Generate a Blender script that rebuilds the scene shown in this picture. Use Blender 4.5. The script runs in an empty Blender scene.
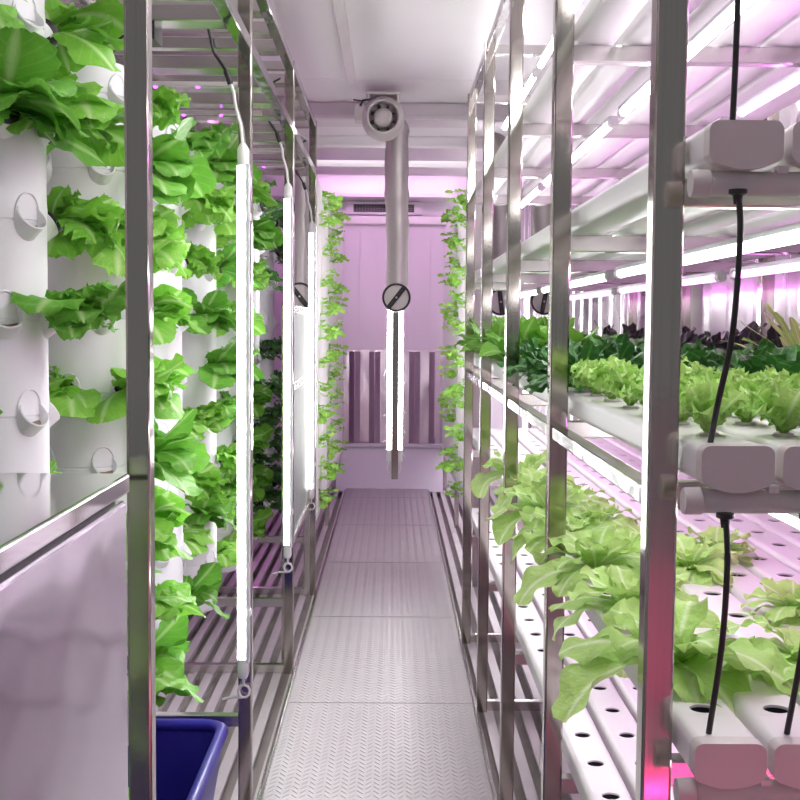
import bpy, math, random
from mathutils import Vector, Matrix

SC = bpy.context.scene
COL = SC.collection
R = math.radians
PI = math.pi

# ------------------------------------------------------------------ materials
def new_mat(name):
    m = bpy.data.materials.new(name)
    m.use_nodes = True
    nt = m.node_tree
    b = nt.nodes['Principled BSDF']
    return m, nt, b

def plain(name, col, rough=0.5, metal=0.0, spec=0.5, noise=0.0, nscale=8.0, bump=0.0, bscale=60.0, coat=0.0):
    m, nt, b = new_mat(name)
    b.inputs['Base Color'].default_value = (*col, 1)
    b.inputs['Roughness'].default_value = rough
    b.inputs['Metallic'].default_value = metal
    b.inputs['Specular IOR Level'].default_value = spec
    b.inputs['Coat Weight'].default_value = coat
    tc = nt.nodes.new('ShaderNodeTexCoord')
    if noise > 0:
        n = nt.nodes.new('ShaderNodeTexNoise'); n.inputs['Scale'].default_value = nscale
        n.inputs['Detail'].default_value = 4
        nt.links.new(tc.outputs['Object'], n.inputs['Vector'])
        mx = nt.nodes.new('ShaderNodeMixRGB')
        mx.inputs[1].default_value = (*[c * (1 - noise) for c in col], 1)
        mx.inputs[2].default_value = (*[min(1, c * (1 + noise)) for c in col], 1)
        nt.links.new(n.outputs['Fac'], mx.inputs[0])
        nt.links.new(mx.outputs[0], b.inputs['Base Color'])
    if bump > 0:
        n2 = nt.nodes.new('ShaderNodeTexNoise'); n2.inputs['Scale'].default_value = bscale
        n2.inputs['Detail'].default_value = 3
        nt.links.new(tc.outputs['Object'], n2.inputs['Vector'])
        bp = nt.nodes.new('ShaderNodeBump'); bp.inputs['Strength'].default_value = bump
        bp.inputs['Distance'].default_value = 0.01
        nt.links.new(n2.outputs['Fac'], bp.inputs['Height'])
        nt.links.new(bp.outputs['Normal'], b.inputs['Normal'])
    return m

def steel(name, col, rough, streak=(40, 40, 1.5), var=0.1, bump=0.0, bscale=(6, 6, 6)):
    m, nt, b = new_mat(name)
    b.inputs['Metallic'].default_value = 1.0
    tc = nt.nodes.new('ShaderNodeTexCoord')
    mp = nt.nodes.new('ShaderNodeMapping'); mp.inputs['Scale'].default_value = streak
    n = nt.nodes.new('ShaderNodeTexNoise'); n.inputs['Scale'].default_value = 3.0; n.inputs['Detail'].default_value = 5
    nt.links.new(tc.outputs['Object'], mp.inputs['Vector'])
    nt.links.new(mp.outputs['Vector'], n.inputs['Vector'])
    mx = nt.nodes.new('ShaderNodeMixRGB')
    mx.inputs[1].default_value = (*[c * (1 - var) for c in col], 1)
    mx.inputs[2].default_value = (*[min(1, c * (1 + var)) for c in col], 1)
    nt.links.new(n.outputs['Fac'], mx.inputs[0])
    nt.links.new(mx.outputs[0], b.inputs['Base Color'])
    mr = nt.nodes.new('ShaderNodeMapRange')
    mr.inputs['To Min'].default_value = rough * 0.7; mr.inputs['To Max'].default_value = rough * 1.4
    nt.links.new(n.outputs['Fac'], mr.inputs['Value'])
    nt.links.new(mr.outputs['Result'], b.inputs['Roughness'])
    if bump > 0:
        mp2 = nt.nodes.new('ShaderNodeMapping'); mp2.inputs['Scale'].default_value = bscale
        n2 = nt.nodes.new('ShaderNodeTexNoise'); n2.inputs['Scale'].default_value = 1.0; n2.inputs['Detail'].default_value = 2
        nt.links.new(tc.outputs['Object'], mp2.inputs['Vector'])
        nt.links.new(mp2.outputs['Vector'], n2.inputs['Vector'])
        bp = nt.nodes.new('ShaderNodeBump'); bp.inputs['Strength'].default_value = bump
        bp.inputs['Distance'].default_value = 0.02
        nt.links.new(n2.outputs['Fac'], bp.inputs['Height'])
        nt.links.new(bp.outputs['Normal'], b.inputs['Normal'])
    return m

def glow(name, col, strength):
    m = bpy.data.materials.new(name); m.use_nodes = True
    nt = m.node_tree; nt.nodes.clear()
    e = nt.nodes.new('ShaderNodeEmission'); o = nt.nodes.new('ShaderNodeOutputMaterial')
    e.inputs['Color'].default_value = (*col, 1); e.inputs['Strength'].default_value = strength
    nt.links.new(e.outputs[0], o.inputs['Surface'])
    return m

def leaf_mat(name, ca, cb, rib, transl=0.35, veins=22.0, under=None, rough=0.42):
    m = bpy.data.materials.new(name); m.use_nodes = True
    nt = m.node_tree; b = nt.nodes['Principled BSDF']; out = nt.nodes['Material Output']
    L = nt.links.new
    tc = nt.nodes.new('ShaderNodeTexCoord')
    oi = nt.nodes.new('ShaderNodeObjectInfo')
    n = nt.nodes.new('ShaderNodeTexNoise'); n.inputs['Scale'].default_value = 22; n.inputs['Detail'].default_value = 4
    L(tc.outputs['Object'], n.inputs['Vector'])
    add = nt.nodes.new('ShaderNodeMath'); add.operation = 'MULTIPLY_ADD'
    add.inputs[1].default_value = 0.45; L(oi.outputs['Random'], add.inputs[0])
    sub = nt.nodes.new('ShaderNodeMath'); sub.operation = 'SUBTRACT'; sub.inputs[1].default_value = 0.22
    L(n.outputs['Fac'], sub.inputs[0]); L(sub.outputs[0], add.inputs[2])
    mx = nt.nodes.new('ShaderNodeMixRGB'); mx.inputs[1].default_value = (*ca, 1); mx.inputs[2].default_value = (*cb, 1)
    L(add.outputs[0], mx.inputs[0])
    sx = nt.nodes.new('ShaderNodeSeparateXYZ'); L(tc.outputs['UV'], sx.inputs[0])
    # |2u-1|
    m1 = nt.nodes.new('ShaderNodeMath'); m1.operation = 'MULTIPLY_ADD'; m1.inputs[1].default_value = 2; m1.inputs[2].default_value = -1
    L(sx.outputs['X'], m1.inputs[0])
    m2 = nt.nodes.new('ShaderNodeMath'); m2.operation = 'ABSOLUTE'; L(m1.outputs[0], m2.inputs[0])
    mr = nt.nodes.new('ShaderNodeMapRange'); mr.inputs['From Min'].default_value = 0.04; mr.inputs['From Max'].default_value = 0.2
    mr.inputs['To Min'].default_value = 0.75; mr.inputs['To Max'].default_value = 0.0
    L(m2.outputs[0], mr.inputs['Value'])
    # side veins: sin((t*1.0 - |s|*0.35)*veins)
    m3 = nt.nodes.new('ShaderNodeMath'); m3.operation = 'MULTIPLY_ADD'; m3.inputs[1].default_value = -0.3
    L(m2.outputs[0], m3.inputs[0]); L(sx.outputs['Y'], m3.inputs[2])
    m4 = nt.nodes.new('ShaderNodeMath'); m4.operation = 'MULTIPLY'; m4.inputs[1].default_value = veins * 2; L(m3.outputs[0], m4.inputs[0])
    m5 = nt.nodes.new('ShaderNodeMath'); m5.operation = 'SINE'; L(m4.outputs[0], m5.inputs[0])
    mr2 = nt.nodes.new('ShaderNodeMapRange'); mr2.inputs['From Min'].default_value = 0.8; mr2.inputs['From Max'].default_value = 1.0
    mr2.inputs['To Max'].default_value = 0.13; L(m5.outputs[0], mr2.inputs['Value'])
    mxm = nt.nodes.new('ShaderNodeMath'); mxm.operation = 'MAXIMUM'; L(mr.outputs[0], mxm.inputs[0]); L(mr2.outputs[0], mxm.inputs[1])
    mx2 = nt.nodes.new('ShaderNodeMixRGB'); mx2.inputs[2].default_value = (*rib, 1)
    L(mxm.outputs[0], mx2.inputs[0]); L(mx.outputs[0], mx2.inputs[1])
    L(mx2.outputs[0], b.inputs['Base Color'])
    b.inputs['Roughness'].default_value = rough
    b.inputs['Specular IOR Level'].default_value = 0.35
    n3 = nt.nodes.new('ShaderNodeTexNoise'); n3.inputs['Scale'].default_value = 75; n3.inputs['Detail'].default_value = 2
    L(tc.outputs['Object'], n3.inputs['Vector'])
    bp = nt.nodes.new('ShaderNodeBump'); bp.inputs['Strength'].default_value = 0.6; bp.inputs['Distance'].default_value = 0.006
    L(n3.outputs['Fac'], bp.inputs['Height']); L(bp.outputs[0], b.inputs['Normal'])
    tr = nt.nodes.new('ShaderNodeBsdfTranslucent'); L(mx2.outputs[0], tr.inputs['Color']); L(bp.outputs[0], tr.inputs['Normal'])
    ms = nt.nodes.new('ShaderNodeMixShader'); ms.inputs[0].default_value = transl
    L(b.outputs[0], ms.inputs[1]); L(tr.outputs[0], ms.inputs[2]); L(ms.outputs[0], out.inputs['Surface'])
    return m

def checker_mat():
    m, nt, b = new_mat('checker_plate')
    L = nt.links.new
    b.inputs['Metallic'].default_value = 0.6
    b.inputs['Base Color'].default_value = (0.59, 0.56, 0.58, 1)
    b.inputs['Roughness'].default_value = 0.36
    tc = nt.nodes.new('ShaderNodeTexCoord')
    sx = nt.nodes.new('ShaderNodeSeparateXYZ'); L(tc.outputs['Object'], sx.inputs[0])
    def mth(op, a, bb=None, c=None):
        n = nt.nodes.new('ShaderNodeMath'); n.operation = op
        for i, v in enumerate((a, bb, c)):
            if v is None: continue
            if isinstance(v, (int, float)): n.inputs[i].default_value = v
            else: L(v, n.inputs[i])
        return n.outputs[0]
    # zigzag ridges: short raised bars in columns, tilted alternately left and right
    u = mth('MULTIPLY', sx.outputs['X'], 42.0)          # columns ~24 mm
    tri = mth('PINGPONG', u, 1.0)
    v = mth('MULTIPLY_ADD', tri, 1.0, mth('MULTIPLY', sx.outputs['Y'], 30.0))
    fr = mth('FRACT', v)
    ridge = mth('SUBTRACT', 1.0, mth('ABSOLUTE', mth('MULTIPLY_ADD', fr, 2.0, -1.0)))
    ridge = mth('SMOOTH_MAX', mth('SUBTRACT', ridge, 0.55), 0.0, 0.1)
    edge = mth('LESS_THAN', mth('ABSOLUTE', mth('MULTIPLY_ADD', tri, 2.0, -1.0)), 0.72)
    h = mth('MULTIPLY', ridge, edge)
    bp = nt.nodes.new('ShaderNodeBump'); bp.inputs['Strength'].default_value = 1.0; bp.inputs['Distance'].default_value = 0.010
    L(h, bp.inputs['Height']); L(bp.outputs[0], b.inputs['Normal'])
    n = nt.nodes.new('ShaderNodeTexNoise'); n.inputs['Scale'].default_value = 7; n.inputs['Detail'].default_value = 5
    L(tc.outputs['Object'], n.inputs['Vector'])
    mr = nt.nodes.new('ShaderNodeMapRange'); mr.inputs['To Min'].default_value = 0.36; mr.inputs['To Max'].default_value = 0.55
    L(n.outputs['Fac'], mr.inputs['Value']); L(mr.outputs[0], b.inputs['Roughness'])
    return m

M = {}
M['post'] = steel('polished_post_steel', (0.46, 0.425, 0.39), 0.10, (60, 60, 1.2), 0.12)
M['beam'] = steel('beam_steel', (0.66, 0.63, 0.62), 0.2, (1.2, 60, 60), 0.1)
M['rail'] = steel('rail_steel', (0.38, 0.365, 0.37), 0.10, (60, 1.2, 60), 0.08, bump=0.35, bscale=(10, 4, 10))
M['sheet'] = steel('sheet_steel', (0.74, 0.68, 0.78), 0.12, (8, 8, 1), 0.04, bump=0.45, bscale=(2.2, 2.2, 3.6))
M['sheet'].node_tree.nodes['Principled BSDF'].inputs['Metallic'].default_value = 0.8
M['top'] = steel('counter_top_steel', (0.78, 0.81, 0.78), 0.06, (4, 40, 4), 0.04)
M['mirror'] = plain('screen_steel', (0.30, 0.33, 0.30), 0.55, 0.4, noise=0.25, nscale=6)
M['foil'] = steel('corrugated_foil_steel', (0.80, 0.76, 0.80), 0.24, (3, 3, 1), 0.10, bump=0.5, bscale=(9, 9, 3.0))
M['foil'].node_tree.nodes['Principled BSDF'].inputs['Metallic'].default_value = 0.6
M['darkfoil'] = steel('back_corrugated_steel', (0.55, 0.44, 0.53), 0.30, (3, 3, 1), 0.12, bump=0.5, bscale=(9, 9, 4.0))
M['duct'] = plain('duct_grey', (0.50, 0.46, 0.46), 0.42, 0.55, noise=0.08, nscale=5, bump=0.25, bscale=7)
M['fan'] = plain('fan_plastic', (0.60, 0.55, 0.55), 0.4, noise=0.03)
M['fandark'] = plain('fan_blade_grey', (0.16, 0.15, 0.15), 0.45, noise=0.1)
M['black'] = plain('black_plastic', (0.018, 0.017, 0.018), 0.42, noise=0.2, nscale=30)
M['hole'] = plain('black_net_cup_and_hole_shade', (0.012, 0.010, 0.014), 0.75, noise=0.3, nscale=40)
M['pvc'] = plain('white_pvc', (0.80, 0.785, 0.79), 0.32, noise=0.02, nscale=5)
M['cap'] = plain('pvc_end_cap', (0.66, 0.60, 0.60), 0.40, noise=0.03, nscale=20)
M['pipe'] = plain('pvc_pipe', (0.70, 0.66, 0.65), 0.36, noise=0.03, nscale=10)
M['tower'] = plain('white_tower_plastic', (0.84, 0.85, 0.86), 0.45, noise=0.015, nscale=6)
M['inner'] = plain('tower_pocket_inside', (0.28, 0.20, 0.15), 0.7, noise=0.35, nscale=30)
M['ceil'] = plain('ceiling_panel', (0.88, 0.84, 0.87), 0.30, noise=0.03, nscale=2)
M['ctrim'] = plain('ceiling_trim', (0.74, 0.69, 0.72), 0.32, 0.2, noise=0.03, nscale=4)
M['wallL'] = plain('left_wall_panel', (0.62, 0.56, 0.62), 0.4, noise=0.03, nscale=2)
M['wallB'] = plain('back_wall_panel', (0.86, 0.78, 0.86), 0.42, noise=0.02, nscale=3)
M['plinth'] = plain('back_plinth_panel', (0.66, 0.60, 0.70), 0.4, noise=0.03, nscale=4)
M['tfloor'] = plain('t_bar_aluminium', (0.72, 0.66, 0.70), 0.42, 0.3, noise=0.12, nscale=9)
M['tgap'] = plain('t_floor_channel', (0.38, 0.34, 0.33), 0.6, 0.1, noise=0.25, nscale=8)
M['plate'] = checker_mat()
M['vinepanel'] = plain('grow_panel_white', (0.80, 0.75, 0.79), 0.4, noise=0.03, nscale=8)
M['housing'] = plain('led_housing', (0.70, 0.70, 0.74), 0.35, 0.3, noise=0.03)
M['endcap'] = plain('led_end_cap', (0.78, 0.77, 0.78), 0.4, noise=0.03)
M['wcord'] = plain('white_cord', (0.80, 0.78, 0.80), 0.5, noise=0.03)
M['blue'] = plain('blue_bin_plastic', (0.028, 0.020, 0.30), 0.35, noise=0.08, nscale=6)
M['whitelight'] = glow('white_led', (1.0, 0.985, 1.0), 10.5)
M['vertlight'] = glow('white_vertical_led', (1.0, 0.985, 1.0), 20)
M['pinklight'] = glow('pink_led', (1.0, 0.26, 0.96), 5.2)
M['magenta'] = glow('magenta_led', (1.0, 0.04, 0.25), 30)
M['purple'] = glow('purple_led', (0.62, 0.10, 1.0), 3)
M['ceilpink'] = glow('added_pink_ceiling_led', (1.0, 0.58, 0.98), 29)
M['ceilwhite'] = glow('added_white_ceiling_led', (1.0, 0.97, 1.0), 3.5)
M['toplight'] = glow('white_top_led', (1.0, 0.985, 1.0), 45)
M['lamp'] = glow('ceiling_lamp_diffuser', (1.0, 0.98, 0.985), 14)
M['lettuce'] = leaf_mat('lettuce_leaf', (0.14, 0.44, 0.030), (0.34, 0.68, 0.10), (0.60, 0.80, 0.36))
M['lettuce_dark'] = leaf_mat('lettuce_leaf_deep', (0.08, 0.33, 0.025), (0.22, 0.54, 0.07), (0.52, 0.72, 0.30))
M['romaine'] = leaf_mat('romaine_leaf', (0.40, 0.66, 0.15), (0.62, 0.84, 0.32), (0.80, 0.92, 0.60))
M['frill'] = leaf_mat('frilly_leaf', (0.34, 0.66, 0.11), (0.60, 0.85, 0.27), (0.76, 0.92, 0.50), veins=14)
M['tatsoi'] = leaf_mat('dark_spoon_leaf', (0.020, 0.105, 0.022), (0.075, 0.27, 0.05), (0.16, 0.42, 0.09), transl=0.15, rough=0.3)
M['purpleleaf'] = leaf_mat('purple_spoon_leaf', (0.040, 0.028, 0.050), (0.085, 0.10, 0.075), (0.12, 0.16, 0.09), transl=0.12, rough=0.3)
M['basil'] = leaf_mat('broad_smooth_leaf', (0.12, 0.37, 0.035), (0.26, 0.55, 0.08), (0.45, 0.66, 0.24))
M['kale'] = leaf_mat('dark_herb_leaf', (0.05, 0.18, 0.05), (0.13, 0.37, 0.09), (0.22, 0.40, 0.10), transl=0.2)
M['vine'] = leaf_mat('small_pale_leaf', (0.24, 0.58, 0.05), (0.42, 0.76, 0.13), (0.6, 0.84, 0.34))

# ------------------------------------------------------------------ mesh builder
class MB:
    def __init__(self):
        self.v = []; self.f = []; self.uv = {}; self.mi = []; self.cur = 0; self.bar = False
    def add(self, verts, faces, mi=None):
        o = len(self.v); self.v += [tuple(p) for p in verts]
        for f in faces:
            self.f.append(tuple(i + o for i in f)); self.mi.append(self.cur if mi is None else mi)
    def box(self, x0, x1, y0, y1, z0, z1):
        v = [(x, y, z) for z in (z0, z1) for y in (y0, y1) for x in (x0, x1)]
        self.add(v, [(0, 2, 3, 1), (4, 5, 7, 6), (0, 1, 5, 4), (1, 3, 7, 5), (3, 2, 6, 7), (2, 0, 4, 6)])
    def rbar(self, axis, a0, a1, c1, c2, w1, w2, r=0.003, seg=2, caps=True):
        """bar along axis with a rounded-rectangle section centred (c1,c2) on the other two axes"""
        prof = []; self.bar = True
        for cx, cy, st in ((w1/2 - r, w2/2 - r, 0), (-w1/2 + r, w2/2 - r, 90), (-w1/2 + r, -w2/2 + r, 180), (w1/2 - r, -w2/2 + r, 270)):
            for k in range(seg + 1):
                a = R(st + 90 * k / seg)
                prof.append((c1 + cx + r*math.cos(a), c2 + cy + r*math.sin(a)))
        self.prism(prof, axis, a0, a1, caps)
    def prism(self, prof, axis, a0, a1, caps=True):
        n = len(prof)
        def P(p, a):
            if axis == 'z': return (p[0], p[1], a)
            if axis == 'y': return (p[0], a, p[1])
            return (a, p[0], p[1])
        v = [P(p, a0) for p in prof] + [P(p, a1) for p in prof]
        f = [(i, (i + 1) % n, n + (i + 1) % n, n + i) for i in range(n)]
        if axis == 'y': f = [tuple(reversed(q)) for q in f]
        if caps:
            c0 = tuple(range(n)); c1 = tuple(range(n, 2*n))
            f += [tuple(reversed(c0)), c1] if axis != 'y' else [c0, tuple(reversed(c1))]
        self.add(v, f)
    def tube(self, pts, r, seg=8, caps=True):
        pts = [Vector(p) for p in pts]
        rs = r if isinstance(r, (list, tuple)) else [r] * len(pts)
        v = []; f = []
        up = None
        for i, p in enumerate(pts):
            d = (pts[min(i + 1, len(pts)-1)] - pts[max(i - 1, 0)]).normalized()
            if up is None:
                up = d.orthogonal().normalized()
            else:
                up = (up - d * up.dot(d)).normalized()
            s = d.cross(up)
            for k in range(seg):
                a = 2*PI*k/seg
                v.append(p + up*math.cos(a)*rs[i] + s*math.sin(a)*rs[i])
        for i in range(len(pts)-1):
            for k in range(seg):
                a = i*seg + k; b = i*seg + (k+1) % seg
                f.append((a, b, b + seg, a + seg))
        if caps:
            f.append(tuple(reversed(range(seg)))); f.append(tuple(range((len(pts)-1)*seg, len(pts)*seg)))
        self.add(v, f)
    def lathe(self, prof, seg=24, center=(0, 0, 0), mat=None):
        """profile of (radius, height) turned about local z; mat maps to world"""
        v = []; f = []
        for r, z in prof:
            for k in range(seg):
                a = 2*PI*k/seg
                p = Vector((r*math.cos(a), r*math.sin(a), z))
                if mat is not None: p = mat @ p
                v.append(p + Vector(center))
        for i in range(len(prof)-1):
            for k in range(seg):
                a = i*seg + k; b = i*seg + (k+1) % seg
                f.append((a, b, b + seg, a + seg))
        self.add(v, f)
    def disc(self, r, z, seg=24, center=(0, 0, 0), mat=None):
        v = []
        for k in range(seg):
            a = 2*PI*k/seg
            p = Vector((r*math.cos(a), r*math.sin(a), z))
            if mat is not None: p = mat @ p
            v.append(p + Vector(center))
        self.add(v, [tuple(range(seg))])
    def mesh(self, name, mats, smooth=True, angle=None):
        if angle is None: angle = 9 if self.bar else 50
        me = bpy.data.meshes.new(name)
        me.from_pydata(self.v, [], self.f)
        for m in (mats if isinstance(mats, (list, tuple)) else [mats]):
            me.materials.append(m)
        for p, mi in zip(me.polygons, self.mi):
            p.material_index = mi
            p.use_smooth = smooth
        if self.uv:
            ul = me.uv_layers.new(name='UVMap')
            for lp in me.loops:
                ul.data[lp.index].uv = self.uv.get(lp.vertex_index, (0.5, 0.5))
        me.update()
        if smooth: me.set_sharp_from_angle(angle=R(angle))
        return me
    def build(self, name, mats, parent=None, smooth=True, angle=None):
        me = self.mesh(name, mats, smooth, angle)
        o = bpy.data.objects.new(name, me); COL.objects.link(o)
        if parent is not None: o.parent = parent
        return o

def put(name, me, parent=None, loc=(0, 0, 0), rz=0.0):
    o = bpy.data.objects.new(name, me); COL.objects.link(o)
    o.location = loc; o.rotation_euler = (0, 0, rz)
    if parent is not None: o.parent = parent
    return o

def tag(o, label, cat, group=None):
    o['label'] = label; o['category'] = cat
    if group: o['group'] = group
    return o

def thing(name, label, cat, loc=(0, 0, 0), rz=0.0, group=None):
    o = bpy.data.objects.new(name, None); COL.objects.link(o)
    o.empty_display_size = 0.05
    o.location = loc; o.rotation_euler = (0, 0, rz)
    return tag(o, label, cat, group)

def struct(o):
    o['kind'] = 'structure'
    return o

def copy_thing(root, loc, rz, label, group=None, scale=1.0):
    r = root.copy(); COL.objects.link(r)
    r.location = loc; r.rotation_euler = (0, 0, rz); r.scale = (scale,)*3
    r['label'] = label
    if group: r['group'] = group
    for ch in root.children:
        c = ch.copy(); COL.objects.link(c); c.parent = r
        for g in ch.children:
            d = g.copy(); COL.objects.link(d); d.parent = c
    return r

ORD = ['first', 'second', 'third', 'fourth', 'fifth', 'sixth', 'seventh', 'eighth', 'ninth', 'tenth', 'eleventh',
       'twelfth', 'thirteenth', 'fourteenth', 'fifteenth', 'sixteenth', 'seventeenth', 'eighteenth', 'nineteenth', 'twentieth',
       'twenty-first', 'twenty-second', 'twenty-third', 'twenty-fourth', 'twenty-fifth', 'twenty-sixth', 'twenty-seventh']
NTH = lambda i: 'nearest' if i == 0 else ORD[i]

# ------------------------------------------------------------------ camera
H = 1.37
cam = bpy.data.cameras.new('camera'); co = bpy.data.objects.new('camera', cam); COL.objects.link(co)
cam.sensor_width = 36; cam.lens = 54.0; cam.clip_start = 0.02
roll = R(0.45); yaw = math.atan(8.6/1200); pitch = math.atan(78/1200)
co.matrix_world = (Matrix.Translation((0, 0, H)) @ Matrix.Rotation(-yaw, 4, 'Z') @
                   Matrix.Rotation(PI/2 - pitch, 4, 'X') @ Matrix.Rotation(roll, 4, 'Z'))
SC.camera = co

# ------------------------------------------------------------------ room shell
XL, XR, YB, YF, ZC = -1.22, 1.10, 10.1, -1.6, 2.55
YM = 0.25                                         # mouth of the container: walls and ceiling start here
ZF = -0.03                                        # top of the T-bars
fl = MB()
fl.cur = 1
fl.box(XL - .1, XR + .1, YF, YB + .1, ZF - .09, ZF - .05)
fl.cur = 0
x = XL + 0.02
while x < XR - 0.03:
    if not (-0.37 + .06 < x < 0.30 - .1):
        fl.box(x, x + 0.034, YF, YB - 0.02, ZF - 0.012, ZF)
        fl.box(x + 0.013, x + 0.021, YF, YB - 0.02, ZF - 0.05, ZF - 0.012)
    x += 0.067
struct(fl.build('floor', [M['tfloor'], M['tgap']], smooth=False))

c = MB()
yy = [YM, 1.45, 3.70, 5.94, 8.1, YB + .1]
for a, b in zip(yy[:-1], yy[1:]):
    c.box(XL - .1, XR + .1, a + .004, b - .004, ZC, ZC + 0.05)
c.box(XL - .1, XR + .1, YM, YB + .1, ZC + 0.006, ZC + 0.06)
struct(c.build('ceiling', M['ceil'], smooth=False))
t = MB(); t.rbar('y', 0.5, 5.90, -0.205, ZC - 0.008, 0.045, 0.02)
struct(t.build('trim_1', M['ctrim']))
for i, (y0, y1, z0) in enumerate(((6.55, 6.80, 2.455), (7.72, 8.30, 2.47), (8.55, 8.95, 2.455), (9.75, 10.09, 2.37))):
    t = MB(); t.rbar('x', XL + .01, XR - .06, (y0 + y1)/2, (z0 + ZC + .003)/2, y1 - y0, ZC + .003 - z0, 0.012)
    t.rbar('x', XL + .01, XR - .06, y0 - 0.012, z0 + 0.012, 0.02, 0.022, 0.004)
    struct(t.build('trim_%d' % (i + 2), M['ctrim']))

w = MB()
w.box(XL - .1, XL, YM, YB + .1, ZF - .09, ZC + .05)
y = YM + .05
while y < YB:
    w.rbar('z', ZF, ZC, XL + 0.003, y, 0.02, 0.05, 0.006); y += 0.4
struct(w.build('wall_left', M['wallL']))

def corr_profile(a0, a1, period, depth, flat):
    pts = []; a = a0
    while a < a1:
        for k, d in ((0, 0), (flat, 0), (flat + .045, depth), (period - .045, depth)):
            pts.append((min(a + k, a1), d))
        a += period
    pts.append((a1, 0))
    return pts
def corr_wall(mb, axis, base, sgn, pr, z0, z1):
    v = []; f = []
    for a, d in pr:
        p = base - sgn*d
        for z in (z0, z1):
            v.append((p, a, z) if axis == 'x' else (a, p, z))
    n = len(pr)
    for i in range(n - 1):
        q = (2*i, 2*i + 1, 2*i + 3, 2*i + 2)
        f.append(q)
    mb.add(v, f)
w = MB()
corr_wall(w, 'x', XR, 1, corr_profile(YM, YB, 0.30, 0.035, 0.11), ZF - .05, ZC)
w.box(XR + .004, XR + .1, YM, YB + .1, ZF - .09, ZC + .05)
struct(w.build('wall_right', M['foil'], angle=20))

w = MB()
w.box(XL - .1, XR + .1, YB, YB + .1, ZF - .09, ZC + .05)
x = -0.42
while x < 0.46:
    w.box(x, x + 0.145, YB - .012, YB + .01, 1.13, 2.16); x += 0.148
struct(w.build('wall_back', M['wallB'], smooth=False))
t = MB(); t.rbar('x', XL, XR - .04, YB - .03, 2.215, 0.06, 0.075, 0.01); struct(t.build('trim_6', M['ctrim']))
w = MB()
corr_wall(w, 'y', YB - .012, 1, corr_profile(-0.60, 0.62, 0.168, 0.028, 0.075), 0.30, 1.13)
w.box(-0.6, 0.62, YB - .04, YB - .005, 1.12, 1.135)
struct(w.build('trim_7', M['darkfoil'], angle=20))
w = MB()
w.prism([(9.86, ZF), (YB - .01, ZF), (YB - .01, 0.335), (10.02, 0.335)], 'x', -0.455, 0.43)
w.rbar('x', -0.46, 0.435, 10.03, 0.335, 0.07, 0.03, 0.006)
struct(w.build('baseboard_back', M['plinth'], smooth=False))

# aisle plates
pb = [1.715 + 1.27*k for k in range(0, 8)]
GA = 'checkered aluminium plates down the aisle'
ny = 0
for k in range(len(pb) - 1):
    y0, y1 = pb[k], min(pb[k + 1], 9.85)
    if y0 > 9.8: continue
    m = MB(); m.rbar('y', y0 + .003, y1 - .003, -0.0325, ZF + 0.013, 0.672, 0.026, 0.004)
    o = m.build('tread_plate', M['plate'])
    lab = ('%s checkered aluminium plate on the aisle floor, counted from the camera' % NTH(ny)) if y1 < 9.8 else 'last checkered aluminium plate on the aisle floor against the back wall plinth'
    tag(o, lab, 'floor plate', GA); ny += 1
for s, xx, lab in ((-1, -0.378, 'thin steel edging strip along the left side of the aisle plates'), (1, 0.313, 'thin steel edging strip along the right side of the aisle plates')):
    m = MB(); m.rbar('y', 1.6, 9.85, xx, ZF + 0.008, 0.012, 0.016, 0.002)
    tag(m.build('edging_strip', M['beam']), lab, 'metal strip')

# ------------------------------------------------------------------ right rack
TZ = [0.475, 0.855, 1.205, 1.575, 1.945]          # channel centre heights, bottom to top, at the front
TN = ['bottom tier', 'second tier', 'third tier', 'fourth tier', 'top tier']
SLOPE = 0.001
PY = [1.46 + 0.925*k for k in range(5)]
PX = 0.334
CH_W, CH_H, CH_P, CH_X0, CH_Y0, CH_Y1 = 0.083, 0.050, 0.0942, 0.400, 1.375, 5.62
zt = lambda tier, y: TZ[tier] - SLOPE*(y - CH_Y0)

rack = thing('growing_rack', 'tall polished stainless steel rack holding white grow channels right of the aisle', 'rack', (PX, PY[0], ZF))
def rpart(mb, name, mat):
    o = mb.build(name, mat); o.parent = rack; o.matrix_parent_inverse = Matrix.Translation((-PX, -PY[0], -ZF)); return o
for y in PY:
    for xx in (PX, 1.035):
        m = MB(); m.rbar('z', ZF, 2.34, xx, y + .019, 0.038, 0.038, 0.004, 3)
        rpart(m, 'post', M['post'])
for y in PY:
    for k in range(5):
        m = MB(); zb = zt(k, y) - CH_H/2 - 0.003
        m.rbar('x', PX + .019, 1.016, y + .019, zb - 0.018, 0.03, 0.034, 0.003); rpart(m, 'cross_beam', M['beam'])
    m = MB(); m.rbar('x', PX + .019, 1.016, y + .019, ZF + .022, 0.03, 0.035, 0.003); rpart(m, 'cross_beam', M['beam'])
    m = MB(); m.rbar('x', PX + .019, 1.016, y + .019, 2.318, 0.03, 0.035, 0.003); rpart(m, 'cross_beam', M['beam'])
for a, b in zip(PY[:-1], PY[1:]):
    for z, hh_ in ((2.318, .034), (zt(2, a) - CH_H/2 - 0.028, .025)):
        m = MB(); m.rbar('y', a + .038, b, PX, z, 0.03, hh_, 0.003); rpart(m, 'side_rail', M['rail'])
    m = MB(); m.rbar('y', a + .038, b, 1.035, 2.318, 0.03, 0.034, 0.003); rpart(m, 'side_rail', M['rail'])

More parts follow.
